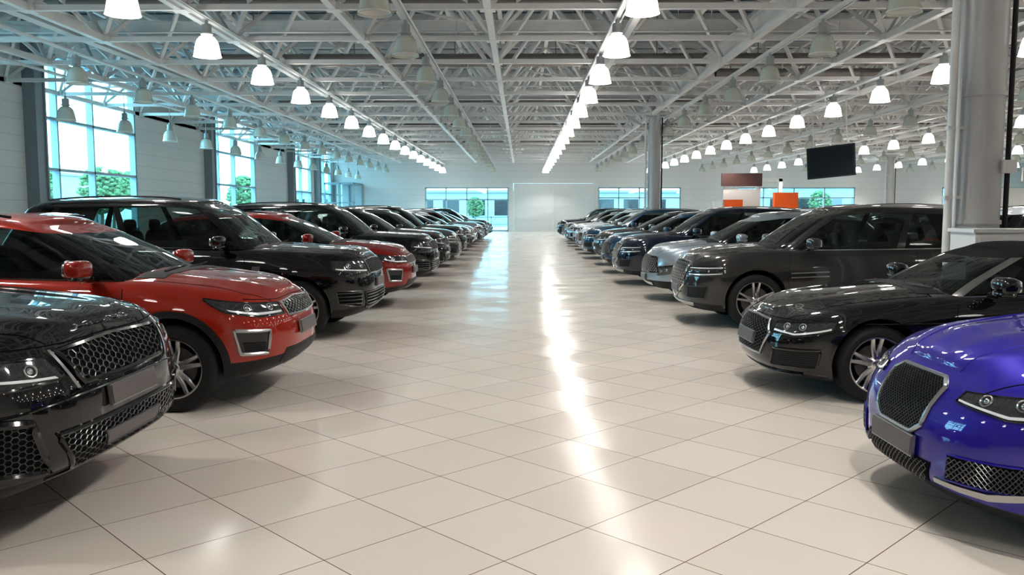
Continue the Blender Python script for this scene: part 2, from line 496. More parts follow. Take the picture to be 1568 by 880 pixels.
    v, f, m = loft(rows, lambda x, y, z, c: z+.055*(1-abs(c)**2.2)*min(1, y/(g['w1']*.8)), 12, gm, lambda x, c, y: 4 if (D.get('pano') and abs(c) < .7 and g['xr1']+.4 < x < g['xf1']-.25) else 0, bottom=False)
    gb = MB(); gb.add(v, f, m)
    roofm = FABRIC if fabric else P_BLACK
    gmesh = gb.mesh('car_greenhouse', [roofm, GLASS, GLOSSBLK, SATIN if fabric else (P_BLACK if D.get('pcol') else GLOSSBLK), GLOSSBLK], 40)
    if not fabric:
        for sg in (1, -1):
            pts = []
            for k in range(14):
                x = g['xf1']-.35+(g['xr1']+.35-g['xf1']+.35)*k/13
                pts.append((x, sg*(g['w1']-.05), zr(x)+.028+.025*sin(pi*k/13)))
            tb.tube(pts, .013, TI[D.get('rail', 'gloss_black')], 6)
    for sg in (1, -1):
        pts = [(x, y*sg+sg*.004, z+.002) for (x, y, z) in rows[1][ncg:ncg+nsg+3]]
        tb.tube(pts, .008, TI[D.get('waist', 'gloss_black')], 5)
    # mirrors
    xm = g['xf0']-D.get('mx', .42); zm = zs(xm)+.10
    mi = 0
    for sg in (1, -1):
        tb.blob((xm, sg*(W+.10), zm+.01), (.085, .125, .078), mi, .62, 18, 12)
        tb.blob((xm-.06, sg*(W+.10), zm+.01), (.035, .105, .060), TI['chrome'], .5, 12, 8)
        tb.blob((xm+.01, sg*(W+.10), zm-.055), (.075, .115, .025), TI['gloss_black'], .6, 14, 8)
        tb.blob((xm+.02, sg*(W-.01), zm-.07), (.05, .11, .03), TI['gloss_black'], .7, 10, 6)
    # wipers
    for yy in (-.45, .1):
        tb.tube([(g['xf0']+.02, yy, zs(g['xf0'])+.075), (g['xf0']-.03, yy+.55, zs(g['xf0'])+.085)], .008, TI['black_plastic'], 5)
    # interior
    zi = zs(-2.2)
    for yy in (-.38, .38):
        for xs in (g['xf1']-.25, g['xf1']-1.15):
            if xs < g['xr1']+.25: continue
            tb.blob((xs, yy, zi-.02), (.09, .25, .26), TI['interior_dark'], .5, 12, 8)
            tb.blob((xs-.02, yy, zi+.30), (.05, .13, .085), TI['interior_dark'], .6, 12, 8)
    tb.blob((g['xf0']-.48, 0, zi-.02), (.22, W*.72, .07), TI['interior_dark'], .5)
    ring = []
    for k in range(20):
        t = 2*pi*k/20; ring.append((g['xf0']-.78+.06*sin(t), .38+.18*cos(t), zi+.03+.17*sin(t)))
    tb.tube(ring, .014, TI['interior_dark'], 6, True)
    tmesh = tb.mesh('car_trim', TR, 40)
    wm = D['wheel']
    parts = [('body', nb, (0, 0, 0), 0), ('greenhouse', gmesh, (0, 0, 0), 0), ('trim', tmesh, (0, 0, 0), 0)]
    for i, a in enumerate(xw):
        for sg, nm in ((1, 'left'), (-1, 'right')):
            parts.append(('wheel_%s_%s' % (('front', 'rear')[i], nm), wm, (a, sg*(W-.145), R), 0 if sg > 0 else pi))
    return parts

def place(name, parts, X, Y, side, pt, roof=None, yaw=0):
    e = bpy.data.objects.new(name, None); S.collection.objects.link(e)
    e.location = (X, Y, 0); e.rotation_euler = (0, 0, (0 if side < 0 else pi)+yaw); e.empty_display_size = .3
    for nm, me, loc, rz in parts:
        o = obj(nm, me, e, loc, rz)
        if nm in ('body', 'trim', 'greenhouse') and len(o.material_slots):
            for sl in o.material_slots:
                if sl.material == P_BLACK:
                    sl.link = 'OBJECT'
                    sl.material = (roof if (roof and nm == 'greenhouse') else pt)
    return e

W_RR = wheel_mesh(.385, .285, .27, 5, 'double', RIM)
W_EV = wheel_mesh(.365, .250, .25, 5, 'double', RIM)
W_AU = wheel_mesh(.340, .245, .24, 5, 'double', RIM)
W_GV = wheel_mesh(.390, .285, .27, 5, 'double', RIM)
W_DK = wheel_mesh(.385, .285, .27, 5, 'single', RIMD)

EVO = dict(L=4.37, W=.95, R=.365, fo=.87, wb=2.66, wheel=W_EV, clad=.16, crown=.075, rail='gloss_black', waist='gloss_black',
  zs=[(0, .88), (-.25, .95), (-.7, 1.02), (-1.15, 1.065), (-2.2, 1.09), (-3.6, 1.17), (-4.2, 1.14)],
  zb=[(0, .33), (-.35, .27), (-.8, .24), (-3.6, .25), (-4.37, .38)],
  gh=dict(xf0=-1.12, xf1=-1.98, xr1=-3.95, xr0=-4.22, w0=.83, w1=.655, zr=[(-1.1, 1.50), (-1.9, 1.52), (-2.5, 1.585), (-3.2, 1.56), (-4.2, 1.48)]),
  patches=[
   ('front', [(-.47, .865), (0, .885), (.47, .865)], [(-.43, .755), (0, .745), (.43, .755)], 'grille_recess', False, {'frame': ('satin_silver', .010), 'lat': ('hex', .06, .034, .0045, 'satin_silver')}),
   ('front', [(.53, .87), (.9, .885), (1.6, .925), (2.0, .945)], [(.50, .775), (.9, .775), (1.5, .83), (2.0, .93)], 'headlight_lens', True, {'frame': ('gloss_black', .006)}),
   ('front', [(.55, .805), (.95, .81), (1.45, .850)], [(.55, .790), (.95, .790), (1.4, .835)], 'headlight_bright', True, {'off': .010}),
   ('eye', .72, .845), ('eye', 1.08, .855),
   ('front', [(-.52, .48), (.52, .48)], [(-.60, .36), (.60, .36)], 'grille_fine', False, {}),
   ('front', [(.80, .66), (1.35, .68)], [(.82, .47), (1.22, .48)], 'gloss_black', True, {'frame': ('satin_silver', .016)}),
   ('front', [(.86, .57), (1.2, .58)], [(.86, .49), (1.15, .49)], 'grille_fine', True, {'off': .012}),
   ('front', [(-.5, .345), (.5, .345)], [(-.42, .33), (.42, .33)], 'satin_silver', False, {'off': .014}),
   ('plate', .63),
   ('strip', 'front', [(-1.1, .925), (-.5, .895), (0, .905), (.5, .895), (1.1, .925)], .004, 'arch_liner', {'mirror': False}),
   ('side', [(-1.25, .93), (-1.6, .96)], [(-1.25, .90), (-1.6, .94)], 'gloss_black', True, {'frame': ('satin_silver', .005)}),
  ])

RR = dict(L=5.0, W=1.0, R=.385, fo=.90, wb=2.95, wheel=W_RR, clad=.09, crown=.07, mid=1, lip='body', rail='gloss_black', af=.5, n=3.4, pano=True,
  zs=[(0, 1.03), (-.25, 1.085), (-.8, 1.12), (-1.3, 1.145), (-2.5, 1.17), (-4, 1.19), (-5, 1.17)],
  zb=[(0, .34), (-.4, .28), (-1, .27), (-4, .28), (-5, .38)],
  gh=dict(xf0=-1.42, xf1=-2.12, xr1=-4.55, xr0=-4.9, w0=.88, w1=.72, zr=[(-1.4, 1.72), (-2.1, 1.75), (-2.8, 1.80), (-3.8, 1.79), (-4.9, 1.73)]),
  patches=[
   ('front', [(-.55, 1.00), (0, 1.02), (.55, 1.00)], [(-.52, .84), (0, .83), (.52, .84)], 'grille_recess', False, {'frame': ('satin_silver', .006), 'lat': ('hex', .07, .035, .004, 'alloy_dark')}),
   ('front', [(.62, 1.0), (1.0, 1.01), (1.6, 1.02)], [(.60, .86), (1.0, .85), (1.6, .90)], 'headlight_lens', True, {'frame': ('gloss_black', .006)}),
   ('front', [(.65, .885), (1.5, .92)], [(.65, .873), (1.5, .905)], 'headlight_bright', True, {'off': .010}),
   ('eye', .8, .945), ('eye', 1.15, .95),
   ('front', [(-.75, .60), (.75, .60)], [(-.68, .40), (.68, .40)], 'grille_recess', False, {'frame': ('gloss_black', .012), 'lat': ('bar', .04, .04, .008, 'alloy_dark')}),
   ('front', [(.85, .62), (1.5, .64)], [(.85, .42), (1.4, .46)], 'grille_recess', True, {'frame': ('alloy_dark', .008), 'lat': ('bar', .04, .045, .009, 'alloy_dark')}),
   ('front', [(-.5, .385), (.5, .385)], [(-.45, .355), (.45, .355)], 'satin_silver', False, {'off': .012}),
   ('plate', .70),
   ('strip', 'front', [(-1.1, 1.05), (-.5, 1.035), (0, 1.04), (.5, 1.035), (1.1, 1.05)], .004, 'arch_liner', {'mirror': False}),
   ('side', [(-1.36, .95), (-1.46, .95)], [(-1.40, .66), (-1.50, .66)], 'alloy_dark', True, {}),
  ])

RS = dict(RR); RS.update(L=4.88, W=.99, af=.55, n=3.7, mid=1, clad=.07,
  zs=[(0, .96), (-.22, 1.04), (-.7, 1.10), (-1.25, 1.14), (-2.5, 1.15), (-4, 1.19), (-4.88, 1.16)],
  gh=dict(xf0=-1.35, xf1=-2.12, xr1=-4.4, xr0=-4.75, w0=.87, w1=.70, zr=[(-1.4, 1.64), (-2.1, 1.67), (-2.8, 1.73), (-3.8, 1.70), (-4.8, 1.62)]),
  patches=[
   ('front', [(-.60, .955), (0, .972), (.60, .955)], [(-.46, .79), (0, .78), (.46, .79)], 'grille_recess', False, {'frame': ('gloss_black', .016), 'n': 24, 'lat': ('hex', .070, .036, .0042, 'alloy_dark')}),
   ('front', [(.70, .94), (1.0, .95), (1.8, .975)], [(.60, .835), (1.0, .82), (1.7, .88)], 'headlight_lens', True, {'frame': ('gloss_black', .008)}),
   ('front', [(.65, .965), (.675, .965)], [(.51, .77), (.535, .77)], 'satin_silver', True, {'off': .014, 'n': 4}),
   ('front', [(.68, .850), (1.5, .89)], [(.66, .838), (1.5, .878)], 'headlight_bright', True, {'off': .010}),
   ('eye', .84, .895), ('eye', 1.12, .905), ('eye', 1.4, .925),
   ('front', [(-.70, .57), (.70, .57)], [(-.55, .37), (.55, .37)], 'grille_recess', False, {'frame': ('gloss_black', .014), 'lat': ('hex', .06, .03, .003, 'alloy_dark')}),
   ('front', [(-.32, .50), (.32, .50)], [(-.30, .43), (.30, .43)], 'plate_grey', False, {'off': .022, 'frame': ('alloy_dark', .005)}),
   ('front', [(.88, .66), (1.5, .70)], [(.76, .40), (1.3, .43)], 'grille_recess', True, {'frame': ('gloss_black', .022), 'lat': ('hex', .06, .03, .003, 'alloy_dark')}),
   ('strip', 'front', [(-.75, .35), (0, .335), (.75, .35)], .008, 'alloy_dark', {'mirror': False, 'off': .006}),
   ('plate', .68, .27),
   ('strip', 'front', [(-1.1, .70), (-.5, .735), (.5, .735), (1.1, .70)], .006, 'gloss_black', {'mirror': False, 'off': .004}),
   ('strip', 'front', [(-1.1, 1.0), (-.5, .985), (0, .99), (.5, .985), (1.1, 1.0)], .004, 'arch_liner', {'mirror': False}),
  ])

VEL = dict(EVO); VEL.update(L=4.8, W=.97, R=.385, fo=.88, wb=2.87, wheel=W_DK, clad=.12, lip='body',
  gh=dict(xf0=-1.22, xf1=-2.1, xr1=-4.3, xr0=-4.65, w0=.85, w1=.67, zr=[(-1.2, 1.52), (-2.1, 1.55), (-2.7, 1.61), (-3.5, 1.58), (-4.7, 1.46)]),
  zs=[(0, .91), (-.25, .98), (-.7, 1.04), (-1.2, 1.08), (-2.4, 1.11), (-4, 1.17), (-4.7, 1.14)])

JAG = dict(L=4.95, W=.945, R=.345, fo=.86, wb=2.96, wheel=W_AU, clad=.05, crown=.095, mid=2, lip='body', af=.70, n=3.0, waist='chrome', pcol=True,
  nose=[(0, -.10), (.12, -.02), (.25, 0), (.5, -.005), (.7, -.03), (.85, -.09), (1, -.20)],
  zs=[(0, .75), (-.22, .83), (-.6, .91), (-1.3, .97), (-2.2, .98), (-3.8, 1.0), (-4.9, .98)],
  zb=[(0, .20), (-.4, .17), (-1, .17), (-4, .18), (-4.95, .28)],
  gh=dict(xf0=-1.40, xf1=-2.25, xr1=-3.6, xr0=-4.5, w0=.80, w1=.60, zr=[(-1.4, 1.30), (-2.2, 1.34), (-2.8, 1.40), (-3.5, 1.34), (-4.5, 1.1)]),
  patches=[
   ('front', [(-.33, .735), (-.27, .775), (.27, .775), (.33, .735)], [(-.27, .53), (-.18, .475), (.18, .475), (.27, .53)], 'grille_recess', False, {'frame': ('satin_silver', .014), 'n': 24, 'mm': 8, 'lat': ('dia', .032, .024, .0022, 'alloy_dark')}),
   ('front', [(.52, .745), (.9, .765), (1.5, .80), (2.0, .83)], [(.48, .695), (.9, .665), (1.5, .705), (2.0, .80)], 'headlight_lens', True, {'frame': ('gloss_black', .006)}),
   ('front', [(.50, .705), (.9, .683), (1.5, .725)], [(.50, .696), (.9, .671), (1.5, .712)], 'headlight_bright', True, {'off': .010}),
   ('eye', .70, .728), ('eye', .98, .738), ('eye', 1.25, .747),
   ('front', [(.52, .44), (1.25, .47)], [(.50, .31), (1.15, .33)], 'grille_recess', True, {'frame': ('paint_black', .006), 'lat': ('dia', .04, .03, .003, 'alloy_dark')}),
   ('front', [(.42, .30), (.8, .305), (1.25, .36)], [(.42, .275), (.8, .27), (1.25, .33)], 'satin_silver', True, {'off': .016}),
   ('front', [(-.38, .36), (.38, .36)], [(-.34, .25), (.34, .25)], 'grille_recess', False, {'lat': ('dia', .04, .03, .003, 'alloy_dark')}),
   ('plate', .41, .25),
   ('strip', 'top', [(-.20, .28), (-.5, .38), (-1.4, .62)], .004, 'paint_black', {'off': .0}),
  ])

AUD = dict(L=4.70, W=.925, R=.340, fo=.88, wb=2.77, wheel=W_AU, clad=.05, crown=.08, lip='body', af=.75, n=2.7, soft=True, waist='satin_silver', doors=1, pill=(), cp=.30, mx=.45,
  zs=[(0, .68), (-.25, .75), (-.7, .83), (-1.35, .90), (-2.2, .93), (-3.8, .96), (-4.6, .93)],
  zb=[(0, .21), (-.4, .18), (-1, .17), (-4, .18), (-4.7, .28)],
  gh=dict(xf0=-1.40, xf1=-2.10, xr1=-3.1, xr0=-3.75, w0=.80, w1=.60, zr=[(-1.4, 1.24), (-2.0, 1.28), (-2.5, 1.32), (-3.1, 1.26), (-3.8, 1.05)]),
  patches=[
   ('front', [(-.40, .665), (0, .675), (.40, .665)], [(-.50, .55), (-.36, .36), (.36, .36), (.50, .55)], 'grille_recess', False, {'frame': ('satin_silver', .012), 'n': 24, 'lat': ('hex', .055, .03, .0035, 'alloy_dark')}),
   ('front', [(.55, .655), (1.0, .68), (1.7, .71)], [(.54, .585), (.9, .56), (1.6, .63)], 'headlight_lens', True, {'frame': ('gloss_black', .006)}),
   ('front', [(.57, .605), (.9, .585), (1.55, .65)], [(.57, .590), (.9, .570), (1.55, .635)], 'headlight_bright', True, {'off': .010}),
   ('eye', .75, .638), ('eye', 1.0, .645), ('card',),
   ('front', [(.60, .44), (1.35, .46)], [(.55, .29), (1.25, .30)], 'grille_fine', True, {'frame': ('gloss_black', .012)}),
   ('strip', 'front', [(-1.0, .235), (0, .225), (1.0, .235)], .012, 'gloss_black', {'mirror': False, 'off': .01}),
   ('plate', .49, .26),
   ('strip', 'front', [(-.9, .70), (0, .69), (.9, .70)], .004, 'arch_liner', {'mirror': False}),
  ])

GV = dict(L=4.95, W=.985, R=.390, fo=.95, wb=2.95, wheel=W_GV, clad=.10, crown=.08, mid=1, lip='body', af=.6, n=2.9, waist='chrome', rail='satin_silver', pcol=True,
  zs=[(0, .93), (-.25, 1.0), (-.8, 1.07), (-1.3, 1.10), (-2.5, 1.11), (-4, 1.13), (-4.9, 1.11)],
  zb=[(0, .27), (-.4, .24), (-1, .23), (-4, .24), (-4.95, .36)],
  gh=dict(xf0=-1.26, xf1=-2.02, xr1=-4.35, xr0=-4.75, w0=.86, w1=.72, zr=[(-1.4, 1.62), (-2.1, 1.665), (-2.8, 1.71), (-3.7, 1.69), (-4.8, 1.58)]),
  patches=[
   ('front', [(-.52, .92), (0, .93), (.52, .92)], [(-.48, .60), (0, .38), (.48, .60)], 'grille_recess', False, {'frame': ('chrome', .018), 'n': 24, 'mm': 8, 'lat': ('dia', .08, .08, .007, 'satin_silver')}),
   ('front', [(.60, .86), (1.0, .87), (1.7, .88)], [(.60, .83), (1.0, .83), (1.7, .85)], 'headlight_bright', True, {'off': .008, 'frame': ('gloss_black', .012)}),
   ('front', [(.60, .77), (1.0, .78), (1.7, .80)], [(.60, .74), (1.0, .74), (1.7, .77)], 'headlight_bright', True, {'off': .008, 'frame': ('gloss_black', .012)}),
   ('front', [(.60, .82), (1.6, .84)], [(.60, .78), (1.6, .81)], 'headlight_lens', True, {}),
   ('front', [(-.8, .36), (.8, .36)], [(-.75, .31), (.75, .31)], 'satin_silver', False, {'off': .014}),
   ('front', [(.62, .58), (1.2, .60)], [(.60, .42), (1.1, .43)], 'grille_fine', True, {'frame': ('alloy_dark', .006)}),
   ('plate', .52),
   ('side', [(-1.42, .80), (-1.95, .82)], [(-1.42, .785), (-1.95, .805)], 'satin_silver', True, {'off': .008, 'mm': 2}),
   ('side', [(-1.42, .74), (-1.95, .76)], [(-1.42, .725), (-1.95, .745)], 'satin_silver', True, {'off': .008, 'mm': 2}),
   ('side', [(-1.50, .42), (-3.40, .42)], [(-1.50, .405), (-3.40, .405)], 'satin_silver', True, {'off': .010, 'mm': 2}),
  ])

TUC = dict(GV); TUC.update(L=4.6, W=.94, R=.365, fo=.88, wb=2.72, wheel=W_EV, clad=.14, lip='black_plastic', pcol=False,
  zs=[(0, .88), (-.25, .95), (-.8, 1.02), (-1.2, 1.06), (-2.5, 1.09), (-4, 1.14), (-4.6, 1.1)],
  gh=dict(xf0=-1.15, xf1=-1.95, xr1=-4.0, xr0=-4.4, w0=.82, w1=.65, zr=[(-1.1, 1.50), (-1.9, 1.53), (-2.6, 1.60), (-3.6, 1.56), (-4.4, 1.46)]),
  patches=[
   ('front', [(-.75, .82), (0, .84), (.75, .82)], [(-.85, .55), (0, .50), (.85, .55)], 'grille_recess', False, {'frame': ('gloss_black', .010), 'n': 24, 'lat': ('dia', .09, .06, .006, 'satin_silver')}),
   ('front', [(.78, .66), (1.4, .70)], [(.80, .48), (1.3, .52)], 'headlight_lens', True, {'frame': ('satin_silver', .006)}),
   ('eye', .95, .58), ('eye', 1.15, .60),
   ('front', [(-.6, .36), (.6, .36)], [(-.55, .30), (.55, .30)], 'satin_silver', False, {'off': .014}),
   ('plate', .43),
  ])

C = {k: build_car(d) for k, d in dict(EVO=EVO, RR=RR, RS=RS, VEL=VEL, JAG=JAG, AUD=AUD, GV=GV, TUC=TUC).items()}

# left row (nose X, centre Y)
place('suv', C['RS'], -2.20, 4.65, -1, P_BLACK)
place('suv', C['EVO'], -1.99, 7.70, -1, P_RED)
place('suv', C['RR'], -1.99, 11.7, -1, P_BLACK)
place('suv', C['VEL'], -1.93, 15.1, -1, P_RED2)
lt = [('RR', P_BLACK), ('RS', P_BLACK), ('GV', P_DGREY), ('RR', P_BLACK), ('VEL', P_DGREY), ('EVO', P_WHITE), ('RS', P_SILVER), ('TUC', P_RED2), ('VEL', P_BLACK), ('RR', P_BLACK), ('EVO', P_NAVY)]
for i, (k, p) in enumerate(lt):
    place('suv', C[k], -1.88-.05*(i % 2), 18.7+3.5*i, -1, p)
# right row
place('sedan', C['JAG'], 2.09, 4.65, 1, P_PURPLE)
place('convertible_car', C['AUD'], 2.17, 8.05, 1, P_BLACK)
place('suv', C['GV'], 2.34, 12.75, 1, P_GREY)
place('suv', C['TUC'], 2.34, 16.1, 1, P_SILVER)
rt = [('GV', P_NAVY), ('TUC', P_BLUE), ('VEL', P_DGREY), ('GV', P_BLUE), ('TUC', P_WHITE), ('RS', P_WHITE), ('EVO', P_SILVER), ('GV', P_DGREY), ('TUC', P_BLACK), ('RR', P_NAVY)]
for i, (k, p) in enumerate(rt):
    place('suv', C[k], 2.15+.06*(i % 3), 19.6+3.5*i, 1, p)
rb = [P_BLACK, P_WHITE, P_DGREY, P_NAVY, P_BLACK, P_SILVER, P_DGREY]
for i, p in enumerate(rb):
    place('suv', C[['GV', 'RS', 'TUC', 'VEL'][i % 4]], 13.2, 12.5+3.4*i, -1, p)
for i in range(6):
    place('suv', C[['RR', 'TUC', 'EVO'][i % 3]], 18.5, 22+3.6*i, 1, [P_BLACK, P_DGREY, P_WHITE][(i+1) % 3])

# ---------------------------------------------------------------- room
XL, XR, YF, YB, ZD = -15.6, 46, -8, 70, 7.9
def floormat():
    m = bpy.data.materials.new('floor_tiles'); m.use_nodes = True
    nt = m.node_tree; b = nt.nodes['Principled BSDF']; N = nt.nodes.new; K = nt.links.new
    tc = N('ShaderNodeTexCoord'); mp = N('ShaderNodeMapping'); mp.vector_type = 'TEXTURE'
    mp.inputs['Location'].default_value = (-.083, 4.717, 0); mp.inputs['Rotation'].default_value = (0, 0, pi/4)
    br = N('ShaderNodeTexBrick'); br.offset = 0; br.squash = 1
    br.inputs['Scale'].default_value = 1; br.inputs['Brick Width'].default_value = .605; br.inputs['Row Height'].default_value = .605
    br.inputs['Mortar Size'].default_value = .0028; br.inputs['Mortar Smooth'].default_value = .1
    br.inputs['Color1'].default_value = (.76, .70, .63, 1); br.inputs['Color2'].default_value = (.82, .76, .69, 1)
    br.inputs['Mortar'].default_value = (.17, .10, .06, 1)
    K(tc.outputs['Object'], mp.inputs[0]); K(mp.outputs[0], br.inputs[0])
    n = N('ShaderNodeTexNoise'); n.inputs['Scale'].default_value = 1.3; n.inputs['Detail'].default_value = 5
    K(tc.outputs['Object'], n.inputs['Vector'])
    mx = N('ShaderNodeMix'); mx.data_type = 'RGBA'; mx.blend_type = 'MULTIPLY'; mx.inputs[0].default_value = .06
    K(br.outputs['Color'], mx.inputs[6]); K(n.outputs['Color'], mx.inputs[7])
    K(mx.outputs[2], b.inputs['Base Color'])
    mr = N('ShaderNodeMapRange'); mr.inputs[1].default_value = .3; mr.inputs[2].default_value = .7; mr.inputs[3].default_value = .12; mr.inputs[4].default_value = .21
    K(n.outputs['Fac'], mr.inputs[0]); K(mr.outputs[0], b.inputs['Roughness'])
    # every tile is laid with its own tiny tilt
    sc = N('ShaderNodeVectorMath'); sc.operation = 'SCALE'; sc.inputs[3].default_value = 1/.605; K(mp.outputs[0], sc.inputs[0])
    fl = N('ShaderNodeVectorMath'); fl.operation = 'FLOOR'; K(sc.outputs[0], fl.inputs[0])
    wn_ = N('ShaderNodeTexWhiteNoise'); wn_.noise_dimensions = '2D'; K(fl.outputs[0], wn_.inputs['Vector'])
    sb = N('ShaderNodeVectorMath'); sb.operation = 'SUBTRACT'; sb.inputs[1].default_value = (.5, .5, .5); K(wn_.outputs['Color'], sb.inputs[0])
    ml = N('ShaderNodeVectorMath'); ml.operation = 'MULTIPLY'; ml.inputs[1].default_value = (.028, .028, 0); K(sb.outputs[0], ml.inputs[0])
    ge = N('ShaderNodeNewGeometry'); ad = N('ShaderNodeVectorMath'); ad.operation = 'ADD'; K(ml.outputs[0], ad.inputs[0]); K(ge.outputs['Normal'], ad.inputs[1])
    no = N('ShaderNodeVectorMath'); no.operation = 'NORMALIZE'; K(ad.outputs[0], no.inputs[0])
    bp = N('ShaderNodeBump'); bp.invert = True; bp.inputs['Strength'].default_value = .4; bp.inputs['Distance'].default_value = .003
    K(br.outputs['Fac'], bp.inputs['Height']); K(no.outputs[0], bp.inputs['Normal']); K(bp.outputs[0], b.inputs['Normal'])
    b.inputs['Specular IOR Level'].default_value = .42
    return m
fb = MB(); fb.box((XL-.3, YF-.3, -.15), (XR+.3, YB+.3, 0)); obj('floor', fb.mesh('floor', [floormat()], smooth=False))

def sidingmat(name, col, period):
    m = mat(name, col, .55); nt = m.node_tree; b = nt.nodes['Principled BSDF']
    tc = nt.nodes.new('ShaderNodeTexCoord'); w = nt.nodes.new('ShaderNodeTexWave')
    w.bands_direction = 'Z'; w.wave_profile = 'SAW'; w.inputs['Scale'].default_value = .314/period
    nt.links.new(tc.outputs['Object'], w.inputs[0])
    cr = nt.nodes.new('ShaderNodeValToRGB'); cr.color_ramp.elements[0].position = 0; cr.color_ramp.elements[0].color = (*[c*.7 for c in col], 1)
    cr.color_ramp.elements[1].position = .06; cr.color_ramp.elements[1].color = (*col, 1)
    nt.links.new(w.outputs['Fac'], cr.inputs[0]); nt.links.new(cr.outputs[0], b.inputs['Base Color'])
    bp = nt.nodes.new('ShaderNodeBump'); bp.inputs['Strength'].default_value = .3; bp.inputs['Distance'].default_value = .02
    nt.links.new(cr.outputs[0], bp.inputs['Height']); nt.links.new(bp.outputs[0], b.inputs['Normal'])
    return m
WALL = sidingmat('wall_siding', (.66, .66, .645), .5)
FRAME = mat('window_frame_grey', (.30, .41, .45), .4, .1)
STEEL = noisy(mat('painted_steel', (.74, .74, .725), .4), 3, .08)
GREYC = noisy(mat('pilaster_grey', (.24, .27, .29), .5), 4, .1)
WG = bpy.data.materials.new('window_glass'); WG.use_nodes = True
nt = WG.node_tree; nt.nodes.clear()
o_ = nt.nodes.new('ShaderNodeOutputMaterial'); t_ = nt.nodes.new('ShaderNodeBsdfTransparent'); t_.inputs[0].default_value = (.93, .98, 1, 1)
g_ = nt.nodes.new('ShaderNodeBsdfGlossy'); g_.inputs['Roughness'].default_value = .02; x_ = nt.nodes.new('ShaderNodeMixShader'); x_.inputs[0].default_value = .06
nt.links.new(t_.outputs[0], x_.inputs[1]); nt.links.new(g_.outputs[0], x_.inputs[2]); nt.links.new(x_.outputs[0], o_.inputs[0])

def wall(name, axis, pos, a0, a1, z1, holes, th=.3, inner=1):
    b = MB()
    def bx(a, c, z0, zz1):
        if c-a < 1e-4 or zz1-z0 < 1e-4: return
        if axis == 'x': b.box((pos, a, z0), (pos+th, c, zz1)) if th > 0 else b.box((pos+th, a, z0), (pos, c, zz1))
        else: b.box((a, pos, z0), (c, pos+th, zz1)) if th > 0 else b.box((a, pos+th, z0), (c, pos, zz1))
    cur = a0
    for (a, c, z0, zz) in sorted(holes):
        bx(cur, a, 0, z1); bx(a, c, 0, z0); bx(a, c, zz, z1); cur = c
    bx(cur, a1, 0, z1)
    obj(name, b.mesh(name, [WALL], smooth=False))
LH = [(12.6, 19.4, .9, 6.9), (27.3, 34.3, .9, 6.9), (42.4, 49.6, .9, 6.9), (57.2, 62.8, .9, 6.9), (64.4, 69.3, .9, 6.9)]
BH = [(-8.0, -1.1, .05, 3.65), (6.3, 13.1, .6, 3.65), (17.4, 27.4, .6, 3.65), (34.5, 45, .6, 3.65)]
wall('wall_left', 'x', XL, YF, YB, 8.1, LH, -.3)
wall('wall_right', 'x', XR, YF, YB, 8.1, [], .3)
wall('wall_back', 'y', YB, XL, XR, 8.1, BH+[(-.7, 5.9, 0, 4.0)], .3)
wall('wall_front', 'y', YF, XL, XR, 8.1, [], -.3)
wn = 0
def window(axis, pos, a0, a1, z0, z1, vs, hs):
    global wn; wn += 1; b = MB(); d = .12; w = .1
    def bx(a, c, p, q, dd=d, m=0):
        if axis == 'x': b.box((pos-dd, a, p), (pos+dd, c, q), m)
        else: b.box((a, pos-dd, p), (c, pos+dd, q), m)
    bx(a0, a0+w, z0, z1); bx(a1-w, a1, z0, z1); bx(a0, a1, z0, z0+w); bx(a0, a1, z1-w, z1)
    for f in vs: c = a0+(a1-a0)*f; bx(c-.045, c+.045, z0, z1)
    for f in hs: c = z0+(z1-z0)*f; bx(a0, a1, c-.045, c+.045)
    bx(a0+.02, a1-.02, z0+.02, z1-.02, .006, 1)
    obj('window_%d' % wn, b.mesh('window', [FRAME, WG], smooth=False))
    l = bpy.data.lights.new('portal', 'AREA'); l.shape = 'RECTANGLE'; l.cycles.is_portal = True
    lo = bpy.data.objects.new('window_daylight_portal_%d' % wn, l); S.collection.objects.link(lo)
    cm, zm = (a0+a1)/2, (z0+z1)/2
    if axis == 'x':
        lo.location = (pos+.14, cm, zm); lo.rotation_euler = (0, -pi/2, 0); l.size = z1-z0; l.size_y = a1-a0
    else:
        lo.location = (cm, pos-.14, zm); lo.rotation_euler = (-pi/2, 0, 0); l.size = a1-a0; l.size_y = z1-z0
for h in LH: window('x', XL-.15, *h, [.18, .52], [.36, .64])
for h in BH: window('y', YB+.15, *h, [.25, .5, .75], [.72])
pb = MB()
for y in (4.4, 11.9, 26.6, 41.6, 56.4, 63.6):
    pb.box((XL, y, 0), (XL+.35, y+.5, ZD)); pb.box((XL-.0, y-.05, 0), (XL+.40, y+.02, ZD)); pb.box((XL, y+.48, 0), (XL+.40, y+.55, ZD))
obj('trim_1', pb.mesh('pilasters', [GREYC], smooth=False))
bb = MB(); bb.box((XL, YB-.04, 0), (-8.0, YB, .15)); bb.box((6.0, YB-.04, 0), (XR, YB, .15)); obj('baseboard_back', bb.mesh('bb', [GREYC], smooth=False))
db = MB(); WHT = noisy(mat('white_panel', (.70, .71, .70), .45), 2, .04)
db.box((-.69, YB+.08, 0), (5.89, YB+.2, 3.99))
for x in (-.69, 2.55, 5.79): db.box((x, YB+.02, 0), (x+.1, YB+.08, 3.99), 1)
for z in (1, 2, 3, 3.98): db.box((-.69, YB+.05, z-.03), (5.89, YB+.08, z), 1)
obj('door_1', db.mesh('door', [WHT, STEEL], smooth=False))

